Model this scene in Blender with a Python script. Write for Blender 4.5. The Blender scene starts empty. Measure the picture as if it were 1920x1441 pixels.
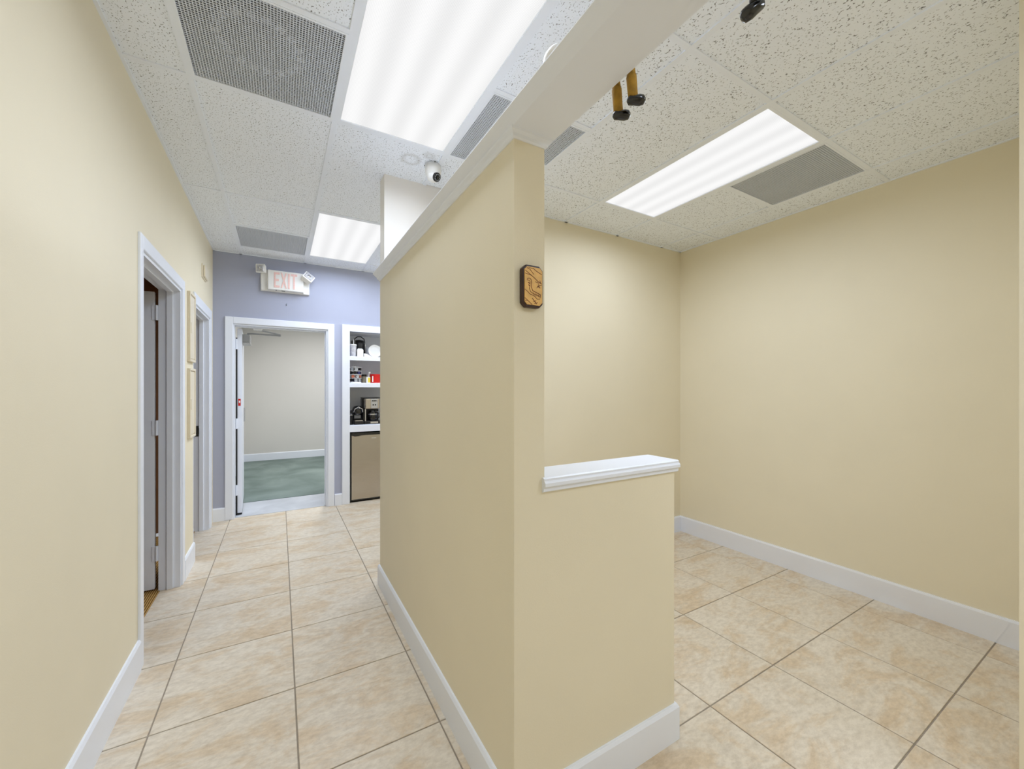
import bpy, bmesh, math, random
from mathutils import Vector, Matrix
random.seed(7)
SC = bpy.context.scene
COL = SC.collection

# ------------------------------------------------------------------ camera
cd = bpy.data.cameras.new('camera')
cam = bpy.data.objects.new('camera', cd); COL.objects.link(cam)
cd.sensor_width = 36.0; cd.sensor_fit = 'HORIZONTAL'
cd.lens = 749.0 / 1920.0 * 36.0
cd.shift_y = (729.0 - 720.5) / 1920.0
cd.clip_start = 0.02
cam.location = (0, 0, 1.35)
cam.rotation_euler = (math.radians(90), 0, math.radians(-30.2))
SC.camera = cam

# ------------------------------------------------------------------ world, exposure
w = bpy.data.worlds.new('world'); SC.world = w; w.use_nodes = True
w.node_tree.nodes['Background'].inputs[0].default_value = (0.9, 0.95, 1, 1)
w.node_tree.nodes['Background'].inputs[1].default_value = 0.4
vs = SC.view_settings
vs.view_transform = 'Standard'; vs.look = 'None'; vs.gamma = 1.0; vs.use_curve_mapping = False
vs.exposure = 0.05
LAMP_W = 16.6          # watts of each 2x4 troffer
LENS_E = 0.92         # brightness of the troffer lens itself
SC.cycles.max_bounces = 14; SC.cycles.diffuse_bounces = 10; SC.cycles.glossy_bounces = 4
SC.cycles.sample_clamp_indirect = 6.0

# ------------------------------------------------------------------ materials
M = {}
def nodes_of(name):
    m = bpy.data.materials.new(name); m.use_nodes = True
    nt = m.node_tree
    b = nt.nodes['Principled BSDF']
    return m, nt, b
def N(nt, t, **kw):
    n = nt.nodes.new(t)
    for k, v in kw.items():
        if hasattr(n, k): setattr(n, k, v)
        else: n.inputs[k.replace('_', ' ')].default_value = v
    return n
def srgb(r, g, b):
    f = lambda c: ((c/255+0.055)/1.055)**2.4 if c/255 > 0.04045 else c/255/12.92
    return (f(r), f(g), f(b), 1)
def mat(name, col, rough=0.5, metal=0.0, var=0.04, scale=6.0, bump=0.0, bscale=80.0, spec=0.5, coords='pos'):
    """plain surface: base colour with soft procedural mottling and optional fine relief"""
    m, nt, b = nodes_of(name)
    L = nt.links
    g = N(nt, 'ShaderNodeNewGeometry') if coords == 'pos' else N(nt, 'ShaderNodeTexCoord')
    co = g.outputs['Position'] if coords == 'pos' else g.outputs['Object']
    n = N(nt, 'ShaderNodeTexNoise'); n.inputs['Scale'].default_value = scale; n.inputs['Detail'].default_value = 4
    L.new(co, n.inputs['Vector'])
    r = N(nt, 'ShaderNodeValToRGB')
    r.color_ramp.elements[0].position = 0.3; r.color_ramp.elements[1].position = 0.7
    r.color_ramp.elements[0].color = tuple(c*(1-var) for c in col[:3])+(1,)
    r.color_ramp.elements[1].color = tuple(min(1, c*(1+var)) for c in col[:3])+(1,)
    L.new(n.outputs['Fac'], r.inputs['Fac']); L.new(r.outputs['Color'], b.inputs['Base Color'])
    b.inputs['Roughness'].default_value = rough; b.inputs['Metallic'].default_value = metal
    b.inputs['Specular IOR Level'].default_value = spec
    if bump:
        n2 = N(nt, 'ShaderNodeTexNoise'); n2.inputs['Scale'].default_value = bscale; n2.inputs['Detail'].default_value = 3
        L.new(co, n2.inputs['Vector'])
        bp = N(nt, 'ShaderNodeBump'); bp.inputs['Strength'].default_value = bump; bp.inputs['Distance'].default_value = 0.002
        L.new(n2.outputs['Fac'], bp.inputs['Height']); L.new(bp.outputs['Normal'], b.inputs['Normal'])
    M[name] = m
    return m

mat('cream', srgb(229, 221, 198), 0.6, var=0.015, scale=2.5, bump=0.12, bscale=220, spec=0.25)
mat('blue', srgb(170, 175, 195), 0.6, var=0.02, scale=2.5, bump=0.12, bscale=220, spec=0.25)
mat('greywall', srgb(214, 212, 208), 0.6, var=0.015, scale=2, bump=0.1, bscale=220, spec=0.25)
mat('white', srgb(232, 237, 247), 0.35, var=0.008, scale=5, spec=0.4)
mat('white_gloss', srgb(230, 235, 247), 0.07, var=0.008, scale=5, spec=1.0)
mat('white_block', srgb(232, 229, 224), 0.6, var=0.01, scale=3, spec=0.2)
mat('grid_white', srgb(234, 240, 250), 0.5, var=0.005)
mat('grid_shadow', srgb(120, 120, 120), 0.8)
mat('grout', srgb(150, 140, 126), 0.85, var=0.1, scale=30)
mat('grille_white', srgb(206, 212, 222), 0.5, var=0.02)
mat('duct_dark', srgb(62, 62, 64), 0.9, var=0.08)
mat('duct_mid', srgb(120, 120, 120), 0.9, var=0.08)
mat('brown', srgb(120, 78, 45), 0.6, var=0.15, scale=3)
mat('brown_light', srgb(190, 140, 75), 0.6, var=0.08, scale=3)
mat('beige_metal', srgb(226, 217, 196), 0.4, var=0.015, scale=5)
mat('black', srgb(14, 14, 15), 0.35, var=0.1)
mat('black_gloss', srgb(10, 10, 11), 0.12, var=0.1, spec=0.7)
mat('rubber', srgb(22, 21, 22), 0.6, var=0.1)
mat('steel_dark', srgb(70, 70, 68), 0.35, metal=0.8, var=0.1, scale=40)
mat('aluminium', srgb(190, 190, 190), 0.35, metal=0.6, var=0.05)
mat('chrome', srgb(215, 215, 218), 0.15, metal=1.0, var=0.03)
mat('plastic_white', srgb(235, 235, 233), 0.35, var=0.01)
mat('plastic_grey', srgb(165, 167, 168), 0.4, var=0.02)
mat('red', srgb(200, 22, 20), 0.35, var=0.05)
mat('exit_pink', srgb(238, 200, 194), 0.5, var=0.05, scale=60)
mat('yellow', srgb(235, 205, 60), 0.5, var=0.05)
mat('ceramic', srgb(222, 222, 220), 0.2, var=0.02)
mat('frosted', srgb(190, 190, 194), 0.15, var=0.22, scale=45)
mat('tan_cloth', srgb(160, 124, 44), 0.85, var=0.2, scale=60, bump=0.3, bscale=400)
mat('dark_wood', srgb(52, 28, 20), 0.3, var=0.25, scale=30)
mat('gold_wood', srgb(224, 178, 100), 0.45, var=0.12, scale=45)
mat('engraving', srgb(112, 56, 24), 0.6, var=0.2, scale=80)
mat('niche_grey', srgb(236, 236, 236), 0.6, var=0.02)
mat('pod_orange', srgb(196, 110, 80), 0.5, var=0.1)
mat('pod_blue', srgb(40, 44, 92), 0.5, var=0.1)
mat('glass_jar', srgb(150, 142, 120), 0.12, var=0.15, scale=40)

g_ = M['white_gloss'].node_tree.nodes['Principled BSDF']
g_.inputs['Coat Weight'].default_value = 1.0; g_.inputs['Coat Roughness'].default_value = 0.01; g_.inputs['Coat IOR'].default_value = 2.1

def stainless():
    m, nt, b = nodes_of('stainless'); L = nt.links
    g = N(nt, 'ShaderNodeNewGeometry'); mp = N(nt, 'ShaderNodeMapping'); mp.inputs['Scale'].default_value = (2, 2, 260)
    L.new(g.outputs['Position'], mp.inputs['Vector'])
    n = N(nt, 'ShaderNodeTexNoise'); n.inputs['Scale'].default_value = 3; L.new(mp.outputs['Vector'], n.inputs['Vector'])
    r = N(nt, 'ShaderNodeValToRGB'); r.color_ramp.elements[0].color = srgb(176, 168, 156); r.color_ramp.elements[1].color = srgb(200, 192, 180)
    L.new(n.outputs['Fac'], r.inputs['Fac']); L.new(r.outputs['Color'], b.inputs['Base Color'])
    b.inputs['Metallic'].default_value = 0.9; b.inputs['Roughness'].default_value = 0.22
    M['stainless'] = m
stainless()

def acoustic(name, stain=False):
    """fissured mineral-fibre ceiling board: pale grey with short dark pits"""
    m, nt, b = nodes_of(name); L = nt.links
    g = N(nt, 'ShaderNodeNewGeometry')
    wn = N(nt, 'ShaderNodeTexNoise'); wn.inputs['Scale'].default_value = 60; L.new(g.outputs['Position'], wn.inputs['Vector'])
    ad = N(nt, 'ShaderNodeVectorMath', operation='MULTIPLY_ADD'); ad.inputs[1].default_value = (0.012, 0.012, 0.0)
    L.new(wn.outputs['Color'], ad.inputs[0]); L.new(g.outputs['Position'], ad.inputs[2])
    mp = N(nt, 'ShaderNodeMapping'); mp.inputs['Scale'].default_value = (1.0, 0.75, 1.0); mp.inputs['Rotation'].default_value = (0, 0, 0.5)
    L.new(ad.outputs[0], mp.inputs['Vector'])
    n = N(nt, 'ShaderNodeTexNoise'); n.inputs['Scale'].default_value = 165; n.inputs['Detail'].default_value = 1.5; n.inputs['Roughness'].default_value = 0.5
    L.new(mp.outputs['Vector'], n.inputs['Vector'])
    r = N(nt, 'ShaderNodeValToRGB')
    e = r.color_ramp.elements
    e[0].position = 0.31; e[0].color = srgb(126, 128, 131)
    e[1].position = 0.385; e[1].color = srgb(238, 244, 253)
    L.new(n.outputs['Fac'], r.inputs['Fac'])
    out = r.outputs['Color']
    if stain:
        def ring(cx, cy, rad, wd, amt, prev):
            d = N(nt, 'ShaderNodeVectorMath', operation='DISTANCE'); d.inputs[1].default_value = (cx, cy, 2.76)
            n2 = N(nt, 'ShaderNodeTexNoise'); n2.inputs['Scale'].default_value = 22; L.new(g.outputs['Position'], n2.inputs['Vector'])
            a2 = N(nt, 'ShaderNodeVectorMath', operation='MULTIPLY_ADD'); a2.inputs[1].default_value = (0.03, 0.03, 0)
            L.new(n2.outputs['Color'], a2.inputs[0]); L.new(g.outputs['Position'], a2.inputs[2]); L.new(a2.outputs[0], d.inputs[0])
            mr = N(nt, 'ShaderNodeMath', operation='SUBTRACT'); mr.inputs[1].default_value = rad; L.new(d.outputs['Value'], mr.inputs[0])
            ab = N(nt, 'ShaderNodeMath', operation='ABSOLUTE'); L.new(mr.outputs[0], ab.inputs[0])
            rr = N(nt, 'ShaderNodeMapRange'); rr.inputs['From Min'].default_value = 0; rr.inputs['From Max'].default_value = wd
            rr.inputs['To Min'].default_value = amt; rr.inputs['To Max'].default_value = 0; L.new(ab.outputs[0], rr.inputs['Value'])
            mx = N(nt, 'ShaderNodeMix', data_type='RGBA'); mx.inputs['B'].default_value = srgb(150, 146, 138)
            L.new(rr.outputs[0], mx.inputs['Factor']); L.new(prev, mx.inputs['A'])
            return mx.outputs['Result']
        out = ring(0.713, 2.455, 0.050, 0.022, 0.30, out)
        out = ring(0.80, 2.36, 0.02, 0.03, 0.25, out)
    L.new(out, b.inputs['Base Color'])
    b.inputs['Roughness'].default_value = 0.9; b.inputs['Specular IOR Level'].default_value = 0.1
    bp = N(nt, 'ShaderNodeBump'); bp.inputs['Strength'].default_value = 0.25; bp.inputs['Distance'].default_value = 0.002
    L.new(r.outputs['Color'], bp.inputs['Height']); L.new(bp.outputs['Normal'], b.inputs['Normal'])
    M[name] = m
acoustic('acoustic'); acoustic('acoustic_stained', True)

def travertine():
    m, nt, b = nodes_of('travertine'); L = nt.links
    g = N(nt, 'ShaderNodeNewGeometry'); oi = N(nt, 'ShaderNodeObjectInfo')
    mul = N(nt, 'ShaderNodeMath', operation='MULTIPLY'); mul.inputs[1].default_value = 40; L.new(oi.outputs['Random'], mul.inputs[0])
    cmb = N(nt, 'ShaderNodeCombineXYZ'); L.new(mul.outputs[0], cmb.inputs[0]); L.new(mul.outputs[0], cmb.inputs[2])
    add = N(nt, 'ShaderNodeVectorMath', operation='ADD'); L.new(g.outputs['Position'], add.inputs[0]); L.new(cmb.outputs[0], add.inputs[1])
    mp = N(nt, 'ShaderNodeMapping'); mp.inputs['Rotation'].default_value = (0, 0, 0.35); mp.inputs['Scale'].default_value = (1.0, 1.9, 1.0)
    L.new(add.outputs[0], mp.inputs['Vector'])
    big = N(nt, 'ShaderNodeTexNoise'); big.inputs['Scale'].default_value = 3.2; big.inputs['Detail'].default_value = 9; big.inputs['Roughness'].default_value = 0.70; big.inputs['Distortion'].default_value = 0.6
    L.new(mp.outputs['Vector'], big.inputs['Vector'])
    r = N(nt, 'ShaderNodeValToRGB'); e = r.color_ramp.elements
    e[0].position = 0.27; e[0].color = srgb(224, 216, 201)
    e[1].position = 0.78; e[1].color = srgb(200, 176, 142)
    x = e.new(0.47); x.color = srgb(219, 209, 192)
    x = e.new(0.58); x.color = srgb(213, 196, 171)
    L.new(big.outputs['Fac'], r.inputs['Fac'])
    fine = N(nt, 'ShaderNodeTexNoise'); fine.inputs['Scale'].default_value = 26; fine.inputs['Detail'].default_value = 6; fine.inputs['Roughness'].default_value = 0.7
    L.new(mp.outputs['Vector'], fine.inputs['Vector'])
    rf = N(nt, 'ShaderNodeValToRGB'); rf.color_ramp.elements[0].position = 0.3; rf.color_ramp.elements[0].color = (0.72, 0.69, 0.66, 1)
    rf.color_ramp.elements[1].position = 0.62; rf.color_ramp.elements[1].color = (1.03, 1.03, 1.03, 1)
    L.new(fine.outputs['Fac'], rf.inputs['Fac'])
    mx = N(nt, 'ShaderNodeMix', data_type='RGBA', blend_type='MULTIPLY'); mx.inputs['Factor'].default_value = 0.75
    L.new(r.outputs['Color'], mx.inputs['A']); L.new(rf.outputs['Color'], mx.inputs['B'])
    L.new(mx.outputs['Result'], b.inputs['Base Color'])
    b.inputs['Roughness'].default_value = 0.38; b.inputs['Specular IOR Level'].default_value = 0.35
    bp = N(nt, 'ShaderNodeBump'); bp.inputs['Strength'].default_value = 0.08; bp.inputs['Distance'].default_value = 0.002
    L.new(fine.outputs['Fac'], bp.inputs['Height']); L.new(bp.outputs['Normal'], b.inputs['Normal'])
    M['travertine'] = m
travertine()

def carpet(name, c1, c2, scale, stripe=None):
    m, nt, b = nodes_of(name); L = nt.links
    g = N(nt, 'ShaderNodeNewGeometry')
    n = N(nt, 'ShaderNodeTexNoise'); n.inputs['Scale'].default_value = scale; n.inputs['Detail'].default_value = 6; n.inputs['Distortion'].default_value = 0.5
    L.new(g.outputs['Position'], n.inputs['Vector'])
    fac = n.outputs['Fac']
    if stripe:
        wv = N(nt, 'ShaderNodeTexWave'); wv.bands_direction = stripe[0]; wv.inputs['Scale'].default_value = stripe[1]; wv.inputs['Distortion'].default_value = 1.0
        L.new(g.outputs['Position'], wv.inputs['Vector']); fac = wv.outputs['Fac']
    r = N(nt, 'ShaderNodeValToRGB'); r.color_ramp.elements[0].color = c1; r.color_ramp.elements[1].color = c2
    r.color_ramp.elements[0].position = 0.3; r.color_ramp.elements[1].position = 0.7
    L.new(fac, r.inputs['Fac']); L.new(r.outputs['Color'], b.inputs['Base Color'])
    b.inputs['Roughness'].default_value = 0.9; b.inputs['Specular IOR Level'].default_value = 0.1
    n2 = N(nt, 'ShaderNodeTexNoise'); n2.inputs['Scale'].default_value = 300; L.new(g.outputs['Position'], n2.inputs['Vector'])
    bp = N(nt, 'ShaderNodeBump'); bp.inputs['Strength'].default_value = 0.4; bp.inputs['Distance'].default_value = 0.004
    L.new(n2.outputs['Fac'], bp.inputs['Height']); L.new(bp.outputs['Normal'], b.inputs['Normal'])
    M[name] = m
carpet('teal_carpet', srgb(104, 118, 114), srgb(138, 152, 148), 1.6)
carpet('pale_slab', srgb(180, 184, 190), srgb(202, 206, 212), 2.5)
carpet('brown_carpet', srgb(110, 78, 40), srgb(196, 158, 96), 4, ('X', 26))

def lens_mat(name, x0, x1, axis_x=True, strength=1.0):
    """prismatic troffer lens: lit from behind by four tubes, fine prism relief"""
    m, nt, b = nodes_of(name); L = nt.links
    g = N(nt, 'ShaderNodeNewGeometry'); s = N(nt, 'ShaderNodeSeparateXYZ'); L.new(g.outputs['Position'], s.inputs[0])
    mr = N(nt, 'ShaderNodeMapRange'); mr.inputs['From Min'].default_value = x0; mr.inputs['From Max'].default_value = x1
    mr.inputs['To Min'].default_value = 0; mr.inputs['To Max'].default_value = 2*math.pi*4
    L.new(s.outputs[0], mr.inputs['Value'])
    wob = N(nt, 'ShaderNodeTexNoise'); wob.inputs['Scale'].default_value = 3; L.new(g.outputs['Position'], wob.inputs['Vector'])
    wm = N(nt, 'ShaderNodeMath', operation='MULTIPLY_ADD'); wm.inputs[1].default_value = 0.5; L.new(wob.outputs['Fac'], wm.inputs[0]); L.new(mr.outputs[0], wm.inputs[2])
    c = N(nt, 'ShaderNodeMath', operation='COSINE'); L.new(wm.outputs[0], c.inputs[0])
    # prism cells
    k = 2*math.pi/0.011
    def wave(o):
        mm = N(nt, 'ShaderNodeMath', operation='MULTIPLY'); mm.inputs[1].default_value = k; L.new(o, mm.inputs[0])
        ss = N(nt, 'ShaderNodeMath', operation='SINE'); L.new(mm.outputs[0], ss.inputs[0]); return ss.outputs[0]
    pa = N(nt, 'ShaderNodeMath', operation='ADD'); pb = N(nt, 'ShaderNodeMath', operation='SUBTRACT')
    L.new(s.outputs[0], pa.inputs[0]); L.new(s.outputs[1], pa.inputs[1]); L.new(s.outputs[0], pb.inputs[0]); L.new(s.outputs[1], pb.inputs[1])
    pr = N(nt, 'ShaderNodeMath', operation='MULTIPLY'); L.new(wave(pa.outputs[0]), pr.inputs[0]); L.new(wave(pb.outputs[0]), pr.inputs[1])
    a = N(nt, 'ShaderNodeMath', operation='MULTIPLY_ADD'); a.inputs[1].default_value = -0.055*strength; a.inputs[2].default_value = 0.93*strength
    L.new(c.outputs[0], a.inputs[0])
    a2 = N(nt, 'ShaderNodeMath', operation='MULTIPLY_ADD'); a2.inputs[1].default_value = 0.07*strength
    L.new(pr.outputs[0], a2.inputs[0]); L.new(a.outputs[0], a2.inputs[2])
    b.inputs['Base Color'].default_value = (0.02, 0.02, 0.02, 1); b.inputs['Specular IOR Level'].default_value = 0.1
    b.inputs['Emission Color'].default_value = (1, 1, 1, 1)
    L.new(a2.outputs[0], b.inputs['Emission Strength'])
    M[name] = m
    return m

# ------------------------------------------------------------------ mesh helpers
def bx(bm, x0, x1, y0, y1, z0, z1):
    v = [bm.verts.new(p) for p in ((x0,y0,z0),(x1,y0,z0),(x1,y1,z0),(x0,y1,z0),(x0,y0,z1),(x1,y0,z1),(x1,y1,z1),(x0,y1,z1))]
    for f in ((0,3,2,1),(4,5,6,7),(0,1,5,4),(1,2,6,5),(2,3,7,6),(3,0,4,7)): bm.faces.new([v[i] for i in f])
    return v
def boxes(*bs):
    bm = bmesh.new()
    for b in bs: bx(bm, *b)
    return bm
def hexa(bm, bot, top):
    """bot/top: 4 points each, same winding (counter-clockwise from above)"""
    v = [bm.verts.new(p) for p in list(bot)+list(top)]
    for f in ((0,3,2,1),(4,5,6,7),(0,1,5,4),(1,2,6,5),(2,3,7,6),(3,0,4,7)): bm.faces.new([v[i] for i in f])
def lathe(bm, prof, c=(0,0,0), n=20, M4=None, cap=True):
    rings = []
    for r, z in prof:
        ring = []
        for i in range(n):
            a = 2*math.pi*i/n
            p = Vector((r*math.cos(a), r*math.sin(a), z))
            if M4 is not None: p = M4 @ p
            ring.append(bm.verts.new(p+Vector(c)))
        rings.append(ring)
    for a, b in zip(rings, rings[1:]):
        for i in range(n):
            bm.faces.new((a[i], a[(i+1)%n], b[(i+1)%n], b[i]))
    if cap:
        bm.faces.new(list(reversed(rings[0]))); bm.faces.new(rings[-1])
def tube(bm, pts, rad, n=10):
    pts = [Vector(p) for p in pts]
    rads = rad if isinstance(rad, (list, tuple)) else [rad]*len(pts)
    rings = []
    up = Vector((0,0,1))
    for i, p in enumerate(pts):
        d = (pts[min(i+1, len(pts)-1)] - pts[max(i-1, 0)]).normalized()
        ref = up if abs(d.dot(up)) < 0.95 else Vector((0,1,0))
        u = d.cross(ref).normalized(); v = d.cross(u).normalized()
        rings.append([bm.verts.new(p + rads[i]*(math.cos(2*math.pi*k/n)*u + math.sin(2*math.pi*k/n)*v)) for k in range(n)])
    for a, b in zip(rings, rings[1:]):
        for i in range(n): bm.faces.new((a[i], a[(i+1)%n], b[(i+1)%n], b[i]))
    bm.faces.new(list(reversed(rings[0]))); bm.faces.new(rings[-1])
def prism(bm, poly, y0, y1, axis='y'):
    """extrude an (a,b) polygon between y0 and y1; axis y -> (a, y, b), axis x -> (x, a, b), axis z -> (a, b, z)"""
    f = {'y': lambda a, b, t: (a, t, b), 'x': lambda a, b, t: (t, a, b), 'z': lambda a, b, t: (a, b, t)}[axis]
    A = [bm.verts.new(f(a, b, y0)) for a, b in poly]; B = [bm.verts.new(f(a, b, y1)) for a, b in poly]
    bm.faces.new(A); bm.faces.new(list(reversed(B)))
    n = len(poly)
    for i in range(n): bm.faces.new((A[i], B[i], B[(i+1)%n], A[(i+1)%n]))
def obj(name, bm, m, parent=None, bevel=0.0, smooth=False, seg=2):
    bmesh.ops.recalc_face_normals(bm, faces=bm.faces[:])
    me = bpy.data.meshes.new(name); bm.to_mesh(me); bm.free()
    me.materials.append(M[m] if isinstance(m, str) else m)
    if smooth:
        for p in me.polygons: p.use_smooth = True
    o = bpy.data.objects.new(name, me); COL.objects.link(o)
    if parent is not None:
        o.parent = parent
        bpy.context.view_layer.update()
        o.matrix_parent_inverse = Matrix.Translation(-parent_loc(parent))
    if bevel:
        md = o.modifiers.new('bevel', 'BEVEL'); md.width = bevel; md.segments = seg; md.limit_method = 'ANGLE'; md.angle_limit = 0.6
    return o
def parent_loc(p):
    v = Vector(p.location)
    if p.parent is not None and p.type == 'EMPTY': v = v
    return v if p.type == 'EMPTY' else Vector((0,0,0))
def tag(o, label, cat, group=None):
    o['label'] = label; o['category'] = cat
    if group: o['group'] = group
    return o
def thing(name, label, cat, loc, group=None):
    o = bpy.data.objects.new(name, None); COL.objects.link(o); o.location = loc; o.empty_display_size = 0.1
    return tag(o, label, cat, group)
def struct(name, bm, m, parent=None, bevel=0.0, label=None):
    o = obj(name, bm, m, parent, bevel)
    if parent is None: o['kind'] = 'structure'
    if label: o['label'] = label
    return o
def sempty(name, loc, label):
    o = bpy.data.objects.new(name, None); COL.objects.link(o); o.location = loc; o['kind'] = 'structure'; o['label'] = label
    return o

# ------------------------------------------------------------------ dimensions (metres)
XL = -0.586; YB = 5.035; XR = 3.31; YF = 2.49; YK = -2.5
ZH = 2.759; ZR = 2.653; XS = 1.12
PX0, PX1, PY0, PY1 = 0.602, 0.711, 1.022, 2.85   # partition
TH = 0.115

# ------------------------------------------------------------------ floor: grout bed + single tiles
floor = struct('floor', boxes((XL-0.12, XR+0.12, YK, 5.155, -0.06, -0.003)), 'grout', label='beige stone tile floor with grey grout')
xs = [-1.0, -0.443, 0.060, 0.563, 1.073, 1.5867, 2.0894, 2.592, 3.095, 3.6]
ys = [2.0556 + 0.5042*j for j in range(-10, 7)]
cache = {}
def tile_mesh(w, l):
    k = (round(w, 4), round(l, 4))
    if k not in cache:
        bm = boxes((0, w, 0, l, -0.02, 0.0))
        bmesh.ops.bevel(bm, geom=[e for e in bm.edges if all(abs(v.co.z) < 1e-6 for v in e.verts)], offset=0.0012, segments=1, affect='EDGES')
        bmesh.ops.recalc_face_normals(bm, faces=bm.faces[:])
        me = bpy.data.meshes.new('floor_tile'); bm.to_mesh(me); bm.free(); me.materials.append(M['travertine'])
        cache[k] = me
    return cache[k]
G = 0.0028
for i in range(len(xs)-1):
    for j in range(len(ys)-1):
        x0, x1 = max(xs[i]+G, XL-0.106), min(xs[i+1]-G, XR+0.005)
        y0, y1 = max(ys[j]+G, YK), min(ys[j+1]-G, YB+0.06)
        if x1-x0 < 0.01 or y1-y0 < 0.01: continue
        t = bpy.data.objects.new('floor_tile', tile_mesh(x1-x0, y1-y0)); COL.objects.link(t)
        t.location = (x0, y0, 0); t.parent = floor

# ------------------------------------------------------------------ walls
struct('wall_left', boxes(
    (XL-TH, XL, YK, 2.60, 0, ZH+0.05), (XL-TH, XL, 2.60, 3.52, 2.035, ZH+0.05), (XL-TH, XL, 3.52, 3.965, 0, ZH+0.05),
    (XL-TH, XL, 3.965, 4.80, 2.03, ZH+0.05), (XL-TH, XL, 4.80, YB, 0, ZH+0.05)), 'cream', label='long cream wall on the left of the hallway')
wall_far = struct('wall_far', boxes(
    (XL-TH, -0.416, YB, YB+0.12, 0, ZH+0.05), (-0.416, 0.48, YB, YB+0.12, 2.03, ZH+0.05), (0.48, 0.712, YB, YB+0.12, 0, ZH+0.05),
    (0.712, 1.30, YB, YB+0.12, 2.035, ZH+0.05), (1.30, 2.10, YB, YB+0.12, 0, ZH+0.05)), 'blue', label='periwinkle blue end wall of the hallway')
for z in (2.281, 2.266):
    bm = bmesh.new(); lathe(bm, [(0.004, 0), (0.004, 0.004), (0.002, 0.005)], n=8, M4=Matrix.Rotation(math.radians(90), 4, 'X'), c=(0.065, YB, z))
    obj('screw_hole', bm, 'steel_dark', wall_far)
struct('wall_right', boxes((XR, XR+0.12, YK, YF, 0, ZR+0.1)), 'cream', label='large blank cream wall on the right')
struct('wall_back', boxes((PX1, XR+0.12, YF, PY1, 0, 2.09), (XS, XR+0.12, YF, PY1, 2.09, ZH+0.05)), 'cream', label='cream wall closing the small room behind the ledge')
struct('wall_partition', boxes((PX0, PX1, PY0, PY1, 0, 2.10)), 'cream', label='cream partition wall with a white ledge on top')
struct('wall_half', boxes((PX1, 1.322, PY0, 1.155, 0, 1.036)), 'cream', label='low cream half wall with a white cap')
struct('wall_front', boxes((2.0, XR, 0.13, 0.282, 0, ZR+0.1)), 'cream', label='cream wall end at the right edge')
struct('wall_entry', boxes((PX0, PX1, YK, -0.7, 0, 2.10)), 'cream', label='cream partition behind the viewer')
struct('wall_rear', boxes((XL-TH, XR+0.12, YK-0.12, YK, 0, ZH+0.05)), 'cream', label='cream wall behind the viewer')
struct('wall_alcove', boxes((2.0, 2.12, PY1, YB, 0, ZH+0.05)), 'cream', label='cream wall of the side passage')
struct('wall_upper', boxes((0.595, XS, 2.69, 2.81, 2.146, ZH+0.02)), 'white_block', label='white upper wall block standing above the ledge')
struct('wall_bulkhead', boxes((XS, XS+0.02, YK, 2.69, ZR, ZH+0.05)), 'white_block', label='white ceiling step')

# ------------------------------------------------------------------ ledge and caps
bm = bmesh.new(); prism(bm, [(0.588, 2.118), (0.734, 2.118), (0.739, 2.124), (0.739, 2.147), (0.557, 2.147), (0.557, 2.144), (0.570, 2.132)], YK, 2.872, 'y')
struct('trim_1', bm, 'white', label='white ledge shelf running along the top of the partition')
bm = bmesh.new()
def collar(bm, x0, x1, y0, y1, prof):
    """moulding around a rectangle: prof = [(offset, z)...]"""
    rings = []
    for o, z in prof:
        rings.append([bm.verts.new(p) for p in ((x0-o, y0-o, z), (x1+o, y0-o, z), (x1+o, y1+o, z), (x0-o, y1+o, z))])
    for a, b in zip(rings, rings[1:]):
        for i in range(4): bm.faces.new((a[i], a[(i+1)%4], b[(i+1)%4], b[i]))
    bm.faces.new(list(reversed(rings[0]))); bm.faces.new(rings[-1])
collar(bm, PX0, PX1, PY0, PY1, [(0.004, 2.094), (0.008, 2.098), (0.010, 2.106), (0.018, 2.112), (0.020, 2.1185)])
struct('trim_2', bm, 'white', label='thin white moulding under the ledge')
bm = bmesh.new()
cap = [(1.158, 1.036), (1.170, 1.044), (1.170, 1.066), (1.160, 1.076), (1.016, 1.076), (1.009, 1.073), (1.009, 1.067), (1.006, 1.064), (1.003, 1.060), (1.003, 1.050), (1.010, 1.046), (1.012, 1.044), (1.012, 1.034), (1.0185, 1.030), (1.0215, 1.030), (1.0215, 1.036)]
prism(bm, cap, 0.702, 1.334, 'x')
struct('trim_3', bm, 'white', label='white moulded cap of the half wall')

def baseboard(name, pts, side, h=0.135, t=0.014, m='white'):
    """pts: polyline on the wall face in plan; the board grows to the given side (+1 left of travel)"""
    prof = [(0, 0), (t, 0), (t, h-0.012), (t*0.55, h), (0, h)]
    P = [Vector((p[0], p[1], 0)) for p in pts]
    bm = bmesh.new(); rings = []
    for i, p in enumerate(P):
        ns = []
        if i > 0: d = (P[i]-P[i-1]).normalized(); ns.append(Vector((-d.y, d.x, 0))*side)
        if i < len(P)-1: d = (P[i+1]-P[i]).normalized(); ns.append(Vector((-d.y, d.x, 0))*side)
        n = ns[0] if len(ns) == 1 else (ns[0]+ns[1])/(1+ns[0].dot(ns[1]))
        rings.append([bm.verts.new(p + n*o + Vector((0, 0, z))) for o, z in prof])
    for a, b in zip(rings, rings[1:]):
        for k in range(len(prof)): bm.faces.new((a[k], a[(k+1)%len(prof)], b[(k+1)%len(prof)], b[k]))
    bm.faces.new(rings[0]); bm.faces.new(list(reversed(rings[-1])))
    return struct(name, bm, m)
baseboard('baseboard_left', [(XL, YK), (XL, 2.55)], -1, h=0.15)['label'] = 'white baseboard along the left hallway wall'
baseboard('baseboard_left_far', [(XL, 3.59), (XL, 3.965)], -1, h=0.15)['label'] = 'short white baseboard between the two left doors'
baseboard('baseboard_far_left', [(XL, YB), (-0.482, YB)], -1)['label'] = 'short white baseboard under the blue wall corner'
baseboard('baseboard_far_right', [(0.552, YB), (0.630, YB)], -1)['label'] = 'white baseboard between back door and shelf niche'
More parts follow.
